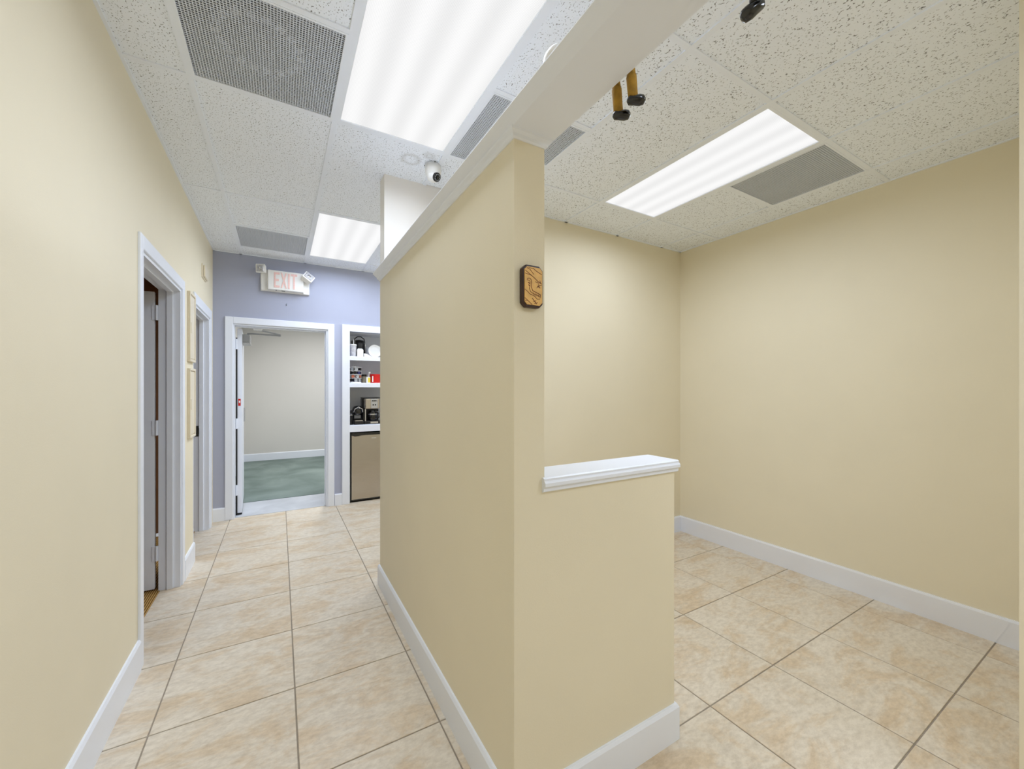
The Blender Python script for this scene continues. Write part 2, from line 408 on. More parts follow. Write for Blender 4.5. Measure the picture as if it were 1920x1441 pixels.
baseboard('baseboard_partition', [(1.322, 1.155), (1.322, PY0), (PX0, PY0), (PX0, PY1), (PX1, PY1)], 1)['label'] = 'white baseboard around partition and half wall'
baseboard('baseboard_right', [(1.40, YF), (XR, YF), (XR, 0.282)], -1, m='white_gloss', h=0.145)['label'] = 'glossy white baseboard reflecting the floor tiles'

# ------------------------------------------------------------------ ceiling: plenum slab, grid runners, boards
ceil = struct('ceiling', boxes((XL-0.12, 2.12, YK, 5.155, ZH+0.20, ZH+0.25), (XS, XR+0.12, YK, PY1, ZH+0.20, ZH+0.25)), 'duct_mid', label='suspended grid ceiling with fissured boards')
def board(x0, x1, y0, y1, z, m='acoustic'):
    g = 0.004
    o = obj('ceiling_tile', boxes((x0+g, x1-g, y0+g, y1-g, z+0.004, z+0.02)), m, ceil)
    return o
def runner(x0, x1, y0, y1, z):
    wdt = 0.012
    if x1-x0 < 0.001: b = (x0-wdt, x0+wdt, y0, y1)
    else: b = (x0, x1, y0-wdt, y0+wdt)
    zz = 0.002 if x1-x0 < 0.001 else 0.0014
    obj('grid_runner', boxes((*b, z-zz, z+0.004+zz*0.1)), 'grid_white', ceil)
def wangle(x0, x1, y0, y1, z):
    obj('wall_angle', boxes((x0, x1, y0, y1, z-0.002, z+0.004)), 'grid_white', ceil)
# hall boards
HX = [XL, -0.350, 0.250, 0.865, XS]
HY = [YK, -1.385, -0.16, 1.062, 2.285, 3.512, 4.745, YB]
for j in range(len(HY)-1):
    board(HX[0], HX[1], HY[j], HY[j+1], ZH)
for a, b in ((YK, -1.385), (-1.385, -0.16), (-0.16, 1.062), (1.062, 1.685), (2.285, 3.512), (3.512, 4.150), (4.765, YB)): board(HX[1], HX[2], a, b, ZH)
for a, b in ((YK, -1.385), (-0.16, 1.062), (4.745, YB)): board(HX[2], HX[3], a, b, ZH)
board(HX[2], HX[3], 2.285, 3.512, ZH, 'acoustic_stained')
for a, b in ((YK, -1.385), (-1.385, -0.16), (-0.16, 1.062), (1.062, 1.668), (2.285, 2.69)): board(HX[3], HX[4], a, b, ZH)
for a, b in ((2.81, 3.512), (3.512, 4.745), (4.745, YB)):
    board(HX[3], 1.475, a, b, ZH)
    if a != 3.512: board(1.475, 2.0, a, b, ZH)
for x in HX[1:4]: runner(x, x, YK, YB, ZH)
runner(1.475, 1.475, 2.81, YB, ZH)
for y in HY[1:-1]: runner(XL, XS if y < 2.7 else 2.0, y, y, ZH)
runner(HX[1], HX[2], 1.685, 1.685, ZH); runner(HX[1], HX[2], 4.150, 4.150, ZH); runner(HX[3], XS, 1.668, 1.668, ZH)
wangle(XL, XL+0.014, YK, YB, ZH); wangle(XL, 2.0, YB-0.014, YB, ZH)
# room boards
RX = [XS, 1.362, 1.934, 2.482, 3.040, XR]
RY = [YK, -1.275, -0.148, 0.979, 2.106, YF]
for i in range(5):
    for j in range(5):
        if i == 2 and j == 3: continue
        if i == 2 and j == 1: continue
        if i == 3 and j == 3:
            board(RX[3], RX[4], 1.536, RY[4], ZR); continue
        if i == 0 and j == 3:
            board(RX[0], RX[1], RY[3], 1.540, ZR); board(RX[0], RX[1], 1.930, RY[4], ZR); continue
        board(RX[i], RX[i+1], RY[j], RY[j+1], ZR)
for x in RX[1:-1]: runner(x, x, YK, YF, ZR)
for y in RY[1:-1]: runner(XS, XR, y, y, ZR)
runner(RX[3], RX[4], 1.536, 1.536, ZR); runner(RX[0], RX[1], 1.540, 1.540, ZR); runner(RX[0], RX[1], 1.930, 1.930, ZR)
wangle(XR-0.014, XR, YK, YF, ZR); wangle(XS, XR, YF-0.014, YF, ZR)

# ------------------------------------------------------------------ troffers
def troffer(x0, x1, y0, y1, z, label, watts=LAMP_W, color=(0.92, 1.02, 1.20), group='recessed fluorescent troffers'):
    t = thing('ceiling_light', label, 'light', ((x0+x1)/2, (y0+y1)/2, z), group)
    f = 0.020
    bm = boxes((x0+0.012, x1-0.012, y0+0.012, y0+f+0.006, z-0.002, z+0.012), (x0+0.012, x1-0.012, y1-f-0.006, y1-0.012, z-0.002, z+0.012),
               (x0+0.012, x0+f+0.006, y0+f+0.006, y1-f-0.006, z-0.002, z+0.012), (x1-f-0.006, x1-0.012, y0+f+0.006, y1-f-0.006, z-0.002, z+0.012))
    obj('frame', bm, 'grid_white', t)
    obj('housing', boxes((x0+0.012, x1-0.012, y0+0.012, y1-0.012, z+0.013, z+0.09)), 'duct_mid', t)
    obj('lens', boxes((x0+f+0.006, x1-f-0.006, y0+f+0.006, y1-f-0.006, z+0.004, z+0.010)), lens_mat('lens_%d' % len(M), x0, x1, True, LENS_E), t)
    ld = bpy.data.lights.new('fluorescent_tubes', 'AREA'); ld.shape = 'RECTANGLE'
    ld.size = x1-x0-0.06; ld.size_y = y1-y0-0.06; ld.energy = watts; ld.color = color; ld.spread = math.radians(170)
    lo = bpy.data.objects.new('fluorescent_tubes', ld); COL.objects.link(lo); lo.parent = t; lo.location = (0, 0, -0.006)
    return t
troffer(HX[2], HX[3], 1.062, 2.285, ZH, 'large bright troffer over the hallway nearest the viewer')
troffer(HX[2], HX[3], 3.512, 4.745, ZH, 'bright troffer near the blue wall, farther down the hallway')
troffer(HX[2], HX[3], -1.385, -0.16, ZH, 'added unseen troffer above the hallway behind the viewer', watts=LAMP_W*0.9)  # added lamp out of view, evens out the hallway light
troffer(RX[2], RX[3], 0.979, 2.106, ZR, 'long bright troffer over the small room on the right', watts=LAMP_W*0.62)
troffer(RX[2], RX[3], -1.275, -0.148, ZR, 'added unseen troffer over the front of the right room, behind the viewer', watts=LAMP_W*1.25)  # added fill lamp out of view, brightens the room ceiling by floor bounce
troffer(1.475, 2.0, 3.512, 4.745, ZH, 'added troffer over the side passage, hidden by the partition')  # invented lamp, never in view, lights the side passage

# ------------------------------------------------------------------ grilles
def grille(name, label, x0, x1, y0, y1, z, pitch, bar, ring=False, dark='duct_dark', group='perforated ceiling air grilles'):
    t = thing(name, label, 'vent', ((x0+x1)/2, (y0+y1)/2, z), group)
    f = 0.022
    bm = boxes((x0+0.012, x1-0.012, y0+0.012, y0+f, z-0.003, z+0.008), (x0+0.012, x1-0.012, y1-f, y1-0.012, z-0.003, z+0.008),
               (x0+0.012, x0+f, y0+f, y1-f, z-0.003, z+0.008), (x1-f, x1-0.012, y0+f, y1-f, z-0.003, z+0.008))
    obj('frame', bm, 'grid_white', t)
    bm = bmesh.new()
    a, b, c, d = x0+f, x1-f, y0+f, y1-f
    n = int((b-a)/pitch)
    for i in range(1, n):
        x = a+(b-a)*i/n; bx(bm, x-bar/2, x+bar/2, c, d, z+0.001, z+0.004)
    n = int((d-c)/pitch)
    for i in range(1, n):
        y = c+(d-c)*i/n; bx(bm, a, b, y-bar/2, y+bar/2, z+0.0012, z+0.0038)
    o = obj('perforated_face', bm, 'grille_white', t); o['kind'] = 'stuff'
    obj('plenum', boxes((a-0.005, b+0.005, c-0.005, d+0.005, z+0.05, z+0.06), (a-0.008, a, c, d, z+0.009, z+0.05), (b, b+0.008, c, d, z+0.009, z+0.05),
                        (a, b, c-0.008, c, z+0.009, z+0.05), (a, b, d, d+0.008, z+0.009, z+0.05)), dark, t)
    if ring:
        cx, cy = (x0+x1)/2-0.02, (y0+y1)/2-0.03
        for k in range(18):
            an = 2*math.pi*k/18
            bm = bmesh.new()
            R0, R1 = 0.135, 0.165
            pts = []
            for q, rr in ((-0.11, R0), (0.11, R0), (0.09, R1), (-0.09, R1)):
                pts.append((cx+rr*math.cos(an+q), cy+rr*math.sin(an+q)))
            hexa(bm, [(p[0], p[1], z+0.012) for p in pts], [(p[0], p[1], z+0.02) for p in pts])
            obj('air_vane', bm, 'grille_white' if k % 3 else 'plastic_white', t)
    return t
grille('air_diffuser', 'square perforated air diffuser with a faint ring, nearest ceiling vent on the left', HX[1], HX[2], 1.685, 2.285, ZH, 0.0105, 0.0036, ring=True)
grille('air_grille', 'dark perforated ceiling grille near the blue wall', HX[1], HX[2], 4.150, 4.765, ZH, 0.0105, 0.0040)
grille('air_grille', 'narrow ceiling grille beside the big hallway light, left of the white ledge', HX[3], XS, 1.668, 2.285, ZH, 0.0105, 0.0040)
grille('air_grille', 'ceiling grille mostly hidden by the ledge, right of the partition column', RX[0], RX[1], 1.540, 1.930, ZR, 0.0105, 0.0040)
grille('air_grille', 'dark perforated grille beside the troffer of the right room', RX[3], RX[4], 0.979, 1.536, ZR, 0.0105, 0.0036)

# ------------------------------------------------------------------ left doors
def casing_left(parent, ya, yb, zt, wd=0.075, near=True, t=0.012):
    bs = [(XL-0.002, XL+t, yb, yb+wd, 0, zt+wd), (XL-0.002, XL+t, ya, yb, zt, zt+wd)]
    if near: bs += [(XL-0.002, XL+t, ya-0.05, ya, 0, zt+wd)]
    bm = boxes(*bs)
    obj('casing', bm, 'white', parent, bevel=0.004)
d1 = sempty('door_1', (XL, 3.1, 0), 'near white door on the left standing open into a brown room')
casing_left(d1, 2.60, 3.52, 2.035, 0.07)
jt = 0.018
obj('jamb', boxes((XL-TH, XL+0.001, 3.502, 3.5205, 0, 2.035), (XL-TH, XL+0.001, 2.5995, 2.618, 0, 2.035), (XL-TH, XL+0.001, 2.618, 3.502, 2.017, 2.0355)), 'white', d1)
obj('stop', boxes((XL-0.072, XL-0.038, 3.490, 3.502, 0, 2.017), (XL-0.072, XL-0.038, 2.618, 2.630, 0, 2.017), (XL-0.072, XL-0.038, 2.630, 3.490, 2.005, 2.017)), 'white', d1, bevel=0.002)
leaf = obj('leaf', boxes((-1.56, -0.722, 3.510, 3.546, 0.012, 2.0)), 'white', d1, bevel=0.002)
for z in (0.25, 1.09, 1.86):
    bm = boxes((-0.735, -0.696, 3.505, 3.509, z-0.05, z+0.05)); tube(bm, [(-0.711, 3.502, z-0.05), (-0.711, 3.502, z+0.05)], 0.006, 10)
    obj('hinge', bm, 'white', leaf)
# room behind door 1
struct('floor_closet', boxes((-2.6, XL-0.108, 2.0, 4.79, -0.05, 0.0015)), 'brown_carpet', label='brown ribbed carpet of the room behind the left doors')
struct('wall_closet', boxes((-2.7, -2.6, 2.0, 4.9, 0, 2.5), (-2.7, XL-TH, 4.9, 5.0, 0, 2.5), (-2.7, XL-TH, 1.9, 2.0, 0, 2.5)), 'brown', label='brown walls of the room behind the left doors')
struct('ceiling_closet', boxes((-2.7, XL-TH, 1.9, 5.0, 2.5, 2.6)), 'brown_light', label='warm tan ceiling of the side room')

d2 = sempty('door_2', (XL, 4.4, 0), 'far white door frame on the left next to the blue wall')
casing_left(d2, 3.965, 4.80, 2.03, 0.085, near=False)
obj('jamb', boxes((XL-TH, XL+0.001, 4.782, 4.8005, 0, 2.03), (XL-TH, XL+0.001, 3.965, 3.983, 0, 2.03), (XL-TH, XL+0.001, 3.983, 4.782, 2.012, 2.03)), 'white', d2)
obj('stop', boxes((XL-0.075, XL-0.042, 4.770, 4.782, 0, 2.012), (XL-0.075, XL-0.042, 3.983, 4.770, 2.0, 2.012)), 'white', d2, bevel=0.002)
obj('strike_plate', boxes((XL-0.108, XL-0.078, 4.778, 4.7825, 0.90, 1.0), (XL-0.080, XL-0.074, 4.768, 4.7825, 0.92, 0.98)), 'steel_dark', d2)

# breaker panels between the doors
def panel(z0, z1, label):
    t = thing('breaker_panel', label, 'panel', (XL, 3.85, z0), 'beige panels between the left doors')
    y0, y1 = 3.735, 3.955
    bm = boxes((XL, XL+0.010, y0, y1, z0, z1)); obj('box', bm, 'beige_metal', t, bevel=0.003)
    fr = 0.018
    bm = boxes((XL+0.010, XL+0.020, y0, y1, z0, z0+fr), (XL+0.010, XL+0.020, y0, y1, z1-fr, z1), (XL+0.010, XL+0.020, y0, y0+fr, z0+fr, z1-fr), (XL+0.010, XL+0.020, y1-fr, y1, z0+fr, z1-fr))
    obj('frame', bm, 'beige_metal', t, bevel=0.003)
    d = obj('door', boxes((XL+0.010, XL+0.015, y0+fr+0.006, y1-fr-0.006, z0+fr+0.006, z1-fr-0.006)), 'beige_metal', t, bevel=0.002)
    obj('latch', boxes((XL+0.015, XL+0.022, 3.76, 3.775, (z0+z1)/2-0.05, (z0+z1)/2+0.03)), 'beige_metal', d, bevel=0.002)
panel(1.555, 2.075, 'upper beige wall panel between the two left doors')
panel(0.985, 1.505, 'lower beige wall panel between the two left doors')
ch = thing('door_chime', 'small cream box high on the left wall near the blue wall', 'alarm box', (XL, 4.46, 2.33))
obj('base', boxes((XL, XL+0.010, 4.36, 4.57, 2.325, 2.445)), 'beige_metal', ch, bevel=0.004)
obj('cover', boxes((XL+0.010, XL+0.026, 4.37, 4.56, 2.335, 2.435)), 'beige_metal', ch, bevel=0.006)

# ------------------------------------------------------------------ back door and room beyond
d3 = sempty('door_3', (0, YB, 0), 'open white back door in the blue wall')
c = 0.068; t_ = 0.018
obj('casing', boxes((-0.416-c, -0.416, YB-t_, YB+0.002, 0, 2.03+c), (0.48, 0.48+c, YB-t_, YB+0.002, 0, 2.03+c), (-0.416, 0.48, YB-t_, YB+0.002, 2.03, 2.03+c)), 'white', d3, bevel=0.004)
obj('jamb', boxes((-0.4165, -0.405, YB-0.001, YB+0.13, 0, 2.03), (0.464, 0.4805, YB-0.001, YB+0.13, 0, 2.03), (-0.405, 0.464, YB-0.001, YB+0.13, 2.014, 2.0305)), 'white', d3)
obj('stop', boxes((0.452, 0.464, YB+0.045, YB+0.08, 0, 2.014), (-0.405, 0.452, YB+0.045, YB+0.08, 2.002, 2.014)), 'white', d3, bevel=0.002)
def slanted(z0, z1):
    q = [(-0.391, 5.185), (-0.349, 5.185), (-0.386, 6.04), (-0.428, 6.04)]
    bm = bmesh.new(); hexa(bm, [(x, y, z0) for x, y in q], [(x, y, z1) for x, y in q]); return bm
leaf3 = obj('leaf', slanted(0.02, 2.0), 'white', d3, bevel=0.002)
obj('door_sweep', slanted(0.003, 0.02), 'rubber', leaf3)
obj('gap_shade', boxes((-0.404, -0.3915, 5.172, 5.20, 0.003, 1.90)), 'rubber', d3)  # black strip standing in for the shade inside the open hinge gap
for z in (0.27, 0.98, 1.83):
    bm = boxes((-0.404, -0.388, 5.158, 5.190, z-0.055, z+0.055)); tube(bm, [(-0.397, 5.158, z-0.055), (-0.397, 5.158, z+0.055)], 0.007, 10)
    obj('hinge', bm, 'white', d3)
obj('alarm_sticker', boxes((-0.383, -0.361, 5.1835, 5.1855, 1.17, 1.245)), 'red', leaf3)
obj('sticker_print', boxes((-0.377, -0.366, 5.183, 5.1840, 1.20, 1.225)), 'plastic_white', leaf3)
lt = obj('latch_bar', boxes((-0.384, -0.370, 5.94, 6.02, 0.95, 1.12)), 'aluminium', leaf3, bevel=0.003)
cl = obj('door_closer', boxes((-0.362, -0.285, 5.30, 5.56, 1.865, 1.955)), 'plastic_grey', d3, bevel=0.006)
obj('closer_base', boxes((-0.362, -0.280, 5.295, 5.565, 1.850, 1.865)), 'aluminium', cl, bevel=0.003)
bm = bmesh.new(); tube(bm, [(-0.312, 5.40, 1.955), (-0.312, 5.40, 1.972), (-0.28, 5.40, 1.975), (0.0, 5.42, 1.975)], 0.009, 8); tube(bm, [(0.0, 5.42, 1.965), (0.0, 5.42, 1.99)], 0.013, 10)
tube(bm, [(0.0, 5.42, 1.985), (-0.20, 5.20, 2.0)], 0.009, 8)
obj('closer_arm', bm, 'plastic_grey', cl)
obj('closer_bracket', boxes((-0.245, -0.165, 5.118, 5.21, 1.993, 2.0135)), 'plastic_white', cl, bevel=0.003)
struct('floor_backroom', boxes((-0.72, 2.4, 5.155, 5.70, -0.05, -0.001), (-0.416, 0.48, 5.09, 5.155, -0.05, -0.001)), 'pale_slab', label='pale grey worn slab just past the back door')
struct('floor_backroom_carpet', boxes((-0.72, 2.4, 5.70, 9.0, -0.05, 0.004)), 'teal_carpet', label='grey green carpet of the room beyond the back door')
struct('wall_backroom', boxes((-0.72, 2.5, 8.88, 9.0, 0, 2.75), (2.4, 2.5, 5.155, 8.88, 0, 2.75), (-0.72, -0.60, 5.155, 8.88, 0, 2.75)), 'greywall', label='pale grey walls of the room beyond the back door')
struct('ceiling_backroom', boxes((-0.72, 2.5, 5.155, 9.0, 2.75, 2.85)), 'white_block', label='white ceiling of the room beyond the back door')
baseboard('baseboard_backroom', [(-0.60, 5.3), (-0.60, 8.88), (2.4, 8.88)], -1, h=0.14)['label'] = 'white baseboard of the room beyond the back door'
troffer(0.6, 1.2, 6.4, 7.6, 2.745, 'added unseen troffer in the room beyond the back door', watts=LAMP_W*3.3, color=(1.0, 1.0, 1.0))  # lamp put in out of frame to brighten the back room

# ------------------------------------------------------------------ niche with shelves and its contents
NX0, NX1, NY1 = 0.712, 1.30, 5.50
struct('wall_niche', boxes((NX0-0.02, NX0, YB+0.12, NY1, 0, 2.06), (NX1, NX1+0.02, YB+0.12, NY1, 0, 2.06), (NX0-0.02, NX1+0.02, NY1, NY1+0.02, 0, 2.06), (NX0-0.02, NX1+0.02, YB+0.12, NY1, 2.035, 2.06)), 'niche_grey', label='grey lining of the shelf niche')
struct('trim_4', boxes((NX0-0.082, NX0+0.003, YB-0.018, YB+0.002, 0, 2.105), (NX1-0.003, NX1+0.08, YB-0.018, YB+0.002, 0, 2.105), (NX0+0.003, NX1-0.003, YB-0.018, YB+0.002, 2.028, 2.105)), 'white', bevel=0.004, label='white casing around the shelf niche')
def shelf(z1, z0, label):
    t = thing('shelf', label, 'shelf', ((NX0+NX1)/2, YB+0.2, z0), 'white shelves in the niche')
    obj('board', boxes((NX0, NX1, YB+0.016, NY1, z1-0.020, z1)), 'white', t)
    obj('front_edge', boxes((NX0, NX1, YB, YB+0.016, z0, z1-0.006)), 'white', t, bevel=0.002)
shelf(1.740, 1.690, 'top white shelf of the niche holding the black airpot')
shelf(1.425, 1.370, 'middle white shelf of the niche holding pods and a red canister')
shelf(0.922, 0.840, 'lowest white shelf of the niche holding the coffee makers')

# fridge
fr = thing('mini_fridge', 'stainless door mini fridge with black edges at the bottom of the niche', 'fridge', (1.0, 5.25, 0))
obj('body', boxes((0.722, 1.23, 5.095, 5.48, 0.012, 0.828)), 'black', fr, bevel=0.006)
dr = obj('door', boxes((0.737, 1.215, 5.052, 5.094, 0.032, 0.800)), 'stainless', fr, bevel=0.006)
obj('door_edge', boxes((0.724, 0.737, 5.056, 5.096, 0.018, 0.826), (1.215, 1.228, 5.056, 5.096, 0.018, 0.826), (0.737, 1.215, 5.056, 5.096, 0.018, 0.032)), 'black_gloss', fr, bevel=0.003)
bm = bmesh.new()
pl = [(0.737, 0.826), (1.215, 0.826), (1.215, 0.805), (0.90, 0.800), (0.86, 0.798), (0.82, 0.788), (0.775, 0.784), (0.745, 0.796), (0.737, 0.803)]
prism(bm, pl, 5.046, 5.096, 'y'); obj('handle', bm, 'black_gloss', dr)
obj('nameplate', boxes((0.965, 1.02, 5.0505, 5.0525, 0.752, 0.762)), 'chrome', dr)
for x in (0.75, 1.2): 
    for y in (5.13, 5.45):
        bm = bmesh.new(); lathe(bm, [(0.018, 0), (0.018, 0.013)], (x, y, 0), 10); obj('foot', bm, 'rubber', fr)

def item(name, label, cat, loc, group=None): return thing(name, label, cat, loc, group)
S1, S2, S3 = 1.740, 1.425, 0.922
# top shelf
t = item('tumbler', 'clear patterned tumbler with straw at the left of the top shelf', 'tumbler', (0.765, 5.12, S1))
bm = bmesh.new(); lathe(bm, [(0.030, 0), (0.032, 0.002), (0.042, 0.132)], (0.762, 5.11, S1), 20); obj('cup', bm, 'frosted', t, smooth=False)
bm = bmesh.new(); lathe(bm, [(0.045, 0.132), (0.046, 0.140), (0.040, 0.146), (0.008, 0.148)], (0.762, 5.11, S1), 20); obj('lid', bm, 'plastic_white', t)
bm = bmesh.new(); tube(bm, [(0.765, 5.11, S1+0.02), (0.772, 5.11, S1+0.205)], 0.004, 8); obj('straw', bm, 'plastic_white', t)
t = item('airpot', 'black airpot with carry handle at the back of the top shelf', 'airpot', (0.862, 5.27, S1))
ax, ay = 0.862, 5.27
bm = bmesh.new(); lathe(bm, [(0.066, 0), (0.068, 0.01), (0.066, 0.17), (0.060, 0.195), (0.048, 0.215), (0.020, 0.222)], (ax, ay, S1), 24); obj('body', bm, 'black', t, smooth=True)
bm = bmesh.new(); tube(bm, [(ax-0.062, ay, S1+0.185), (ax-0.055, ay, S1+0.235), (ax-0.02, ay, S1+0.262), (ax+0.02, ay, S1+0.262), (ax+0.055, ay, S1+0.235), (ax+0.062, ay, S1+0.185)], 0.006, 8); obj('carry_handle', bm, 'black_gloss', t)
bm = bmesh.new(); bx(bm, ax-0.10, ax-0.05, ay-0.045, ay-0.015, S1+0.165, S1+0.205); bx(bm, ax-0.10, ax-0.085, ay-0.045, ay-0.015, S1+0.135, S1+0.165); obj('spout', bm, 'black_gloss', t, bevel=0.004)
bm = bmesh.new(); tube(bm, [(ax+0.066, ay-0.03, S1+0.02), (ax+0.064, ay-0.03, S1+0.17)], 0.004, 8); obj('side_trim', bm, 'chrome', t)
t = item('paper_cup_box', 'small white carton in front of the black airpot', 'box', (0.845, 5.12, S1))
bm = bmesh.new(); hexa(bm, [(0.808, 5.085, S1), (0.878, 5.085, S1), (0.878, 5.155, S1), (0.808, 5.155, S1)], [(0.808, 5.085, S1+0.08), (0.878, 5.085, S1+0.08), (0.878, 5.155, S1+0.08), (0.808, 5.155, S1+0.08)]); obj('carton', bm, 'plastic_white', t, bevel=0.002)
bm = bmesh.new(); hexa(bm, [(0.808, 5.085, S1+0.08), (0.878, 5.085, S1+0.08), (0.878, 5.155, S1+0.08), (0.808, 5.155, S1+0.08)], [(0.818, 5.10, S1+0.098), (0.868, 5.10, S1+0.098), (0.868, 5.14, S1+0.098), (0.818, 5.14, S1+0.098)]); obj('flap_top', bm, 'plastic_white', t)
bm = bmesh.new(); prism(bm, [(0.885, S1), (0.985, S1), (0.935, S1+0.028), (0.905, S1+0.040), (0.885, S1+0.040)], 5.075, 5.15, 'y')
tag(obj('napkin_stack', bm, 'plastic_white'), 'slumped white stack of napkins on the top shelf', 'napkins')
def plate(x, y, lean, label):
    Mx = Matrix.Translation((x, y, S1+0.079)) @ Matrix.Rotation(math.radians(lean), 4, 'X') @ Matrix.Rotation(math.radians(90), 4, 'X')
    bm = bmesh.new(); lathe(bm, [(0.05, -0.008), (0.055, -0.008), (0.078, 0.004), (0.079, 0.006), (0.055, -0.002), (0.05, -0.003)], (0, 0, 0), 28, M4=Mx)
    tag(obj('plate', bm, 'ceramic', smooth=False), label, 'plate', 'plates on the top shelf')
plate(1.022, 5.13, -8, 'white plate standing on edge at the front of the top shelf')
plate(1.030, 5.155, -8, 'white plate standing just behind the front plate')
bm = bmesh.new(); lathe(bm, [(0.04, 0), (0.045, 0.004), (0.047, 0.12), (0.044, 0.125), (0.042, 0.12), (0.04, 0.008)], (0.978, 5.24, S1), 20)
tag(obj('glass_jar', bm, 'frosted'), 'grey glass jar between airpot and plates', 'jar')
# middle shelf : pod carousel
t = item('pod_carousel', 'white wire carousel of coffee pods on the middle shelf', 'pod holder', (0.80, 5.16, S2))
cx, cy = 0.792, 5.15
bm = bmesh.new(); tube(bm, [(cx, cy, S2+0.012), (cx, cy, S2+0.205)], 0.005, 8)
tube(bm, [(cx-0.022, cy, S2+0.195), (cx-0.014, cy, S2+0.222), (cx+0.014, cy, S2+0.222), (cx+0.022, cy, S2+0.195)], 0.003, 8); obj('post', bm, 'plastic_white', t)
bm = bmesh.new(); lathe(bm, [(0.070, 0), (0.072, 0.004), (0.070, 0.012)], (cx, cy, S2), 24); obj('base', bm, 'plastic_white', t)
pods = ['black', 'pod_orange', 'black', 'pod_blue']
for k in range(4):
    z = S2+0.015+0.044*k
    bm = bmesh.new()
    tube(bm, [(cx+0.075*math.cos(a*math.pi/12), cy+0.075*math.sin(a*math.pi/12), z+0.040) for a in range(25)], 0.0028, 6)
    obj('rack_ring', bm, 'plastic_white', t)
    for q in range(8):
        a = q*math.pi/4+0.3*k
        Mx = Matrix.Translation((cx+0.04*math.cos(a), cy+0.04*math.sin(a), z+0.018)) @ Matrix.Rotation(a, 4, 'Z') @ Matrix.Rotation(math.radians(90), 4, 'Y')
        bm = bmesh.new(); lathe(bm, [(0.012, 0), (0.017, 0.026), (0.019, 0.027), (0.019, 0.029)], (0, 0, 0), 10, M4=Mx)
        obj('coffee_pod', bm, ['black', 'rubber', 'plastic_grey', 'black', 'pod_orange', 'plastic_grey', 'pod_blue', 'black'][(q*3+k*2) % 8] if k != 1 else ['plastic_grey', 'pod_orange'][q % 2], t)
t = item('spice_jar', 'small glass jar with black lid behind the yellow packet', 'jar', (0.905, 5.2, S2))
bm = bmesh.new(); lathe(bm, [(0.028, 0), (0.03, 0.003), (0.03, 0.075), (0.026, 0.082)], (0.905, 5.20, S2), 18); obj('body', bm, 'glass_jar', t)
bm = bmesh.new(); lathe(bm, [(0.031, 0.082), (0.031, 0.105)], (0.905, 5.20, S2), 18); obj('lid', bm, 'black', t)
t = item('sugar_packet_box', 'small white and yellow packet box on the middle shelf', 'box', (0.94, 5.1, S2))
obj('box', boxes((0.913, 0.958, 5.08, 5.12, S2, S2+0.072)), 'plastic_white', t, bevel=0.003)
obj('yellow_print', boxes((0.930, 0.957, 5.0775, 5.0805, S2+0.006, S2+0.064)), 'yellow', t)
t = item('red_canister', 'bright red coffee canister on the middle shelf', 'canister', (1.01, 5.15, S2))
bm = bmesh.new(); lathe(bm, [(0.062, 0), (0.064, 0.004), (0.064, 0.096)], (1.032, 5.16, S2), 24); obj('can', bm, 'red', t, smooth=False)
bm = bmesh.new(); lathe(bm, [(0.066, 0.096), (0.066, 0.108), (0.05, 0.110)], (1.032, 5.16, S2), 24); obj('lid', bm, 'red', t)
obj('white_stripe', boxes((0.985, 0.997, 5.106, 5.118, S2+0.012, S2+0.085)), 'plastic_white', t)
t = item('scoop', 'white plastic scoop leaning beside the red canister', 'scoop', (0.965, 5.14, S2))
bm = bmesh.new(); tube(bm, [(0.94, 5.15, S2), (0.955, 5.15, S2+0.115)], 0.004, 8); obj('shaft', bm, 'plastic_white', t)
bm = bmesh.new(); lathe(bm, [(0.006, 0), (0.014, 0.006), (0.016, 0.024)], (0.958, 5.15, S2+0.112), 12); obj('bowl', bm, 'plastic_white', t)
# low shelf
t = item('pod_coffee_maker', 'small black single serve coffee maker on the lowest shelf', 'coffee maker', (0.82, 5.2, S3))
bm = bmesh.new(); bx(bm, 0.770, 0.880, 5.07, 5.30, S3, S3+0.045); obj('drip_base', bm, 'black', t, bevel=0.01)
obj('drip_tray', boxes((0.782, 0.868, 5.066, 5.15, S3+0.045, S3+0.052)), 'chrome', t)
obj('column', boxes((0.775, 0.875, 5.19, 5.30, S3+0.045, S3+0.15)), 'black', t, bevel=0.01)
bm = bmesh.new(); lathe(bm, [(0.054, 0), (0.062, 0.02), (0.064, 0.055), (0.056, 0.085), (0.038, 0.104), (0.01, 0.110)], (0.823, 5.16, S3+0.115), 24); obj('brew_head', bm, 'black_gloss', t, smooth=True)
bm = bmesh.new(); tube(bm, [(0.772, 5.11, S3+0.150), (0.780, 5.09, S3+0.185), (0.823, 5.085, S3+0.212), (0.866, 5.09, S3+0.185), (0.874, 5.11, S3+0.150)], 0.006, 8); obj('lift_handle', bm, 'chrome', t)
obj('label_plate', boxes((0.790, 0.862, 5.183, 5.190, S3+0.070, S3+0.112)), 'plastic_grey', t)
t = item('black_bottle', 'small black bottle at the left end of the lowest shelf', 'bottle', (0.735, 5.14, S3))
bm = bmesh.new(); lathe(bm, [(0.022, 0), (0.024, 0.004), (0.024, 0.12), (0.014, 0.135), (0.012, 0.15)], (0.739, 5.12, S3), 16); obj('body', bm, 'black', t)
bm = bmesh.new(); lathe(bm, [(0.015, 0.15), (0.015, 0.172)], (0.739, 5.12, S3), 12); obj('cap', bm, 'rubber', t)
bm = bmesh.new(); lathe(bm, [(0.0245, 0.112), (0.0245, 0.119)], (0.739, 5.12, S3), 16); obj('band', bm, 'chrome', t)
t = item('drip_coffee_maker', 'tall drip coffee maker with silver top and glass carafe on the lowest shelf', 'coffee maker', (0.98, 5.2, S3))
obj('back_column', boxes((0.886, 1.080, 5.20, 5.34, S3, S3+0.315)), 'black', t, bevel=0.01)
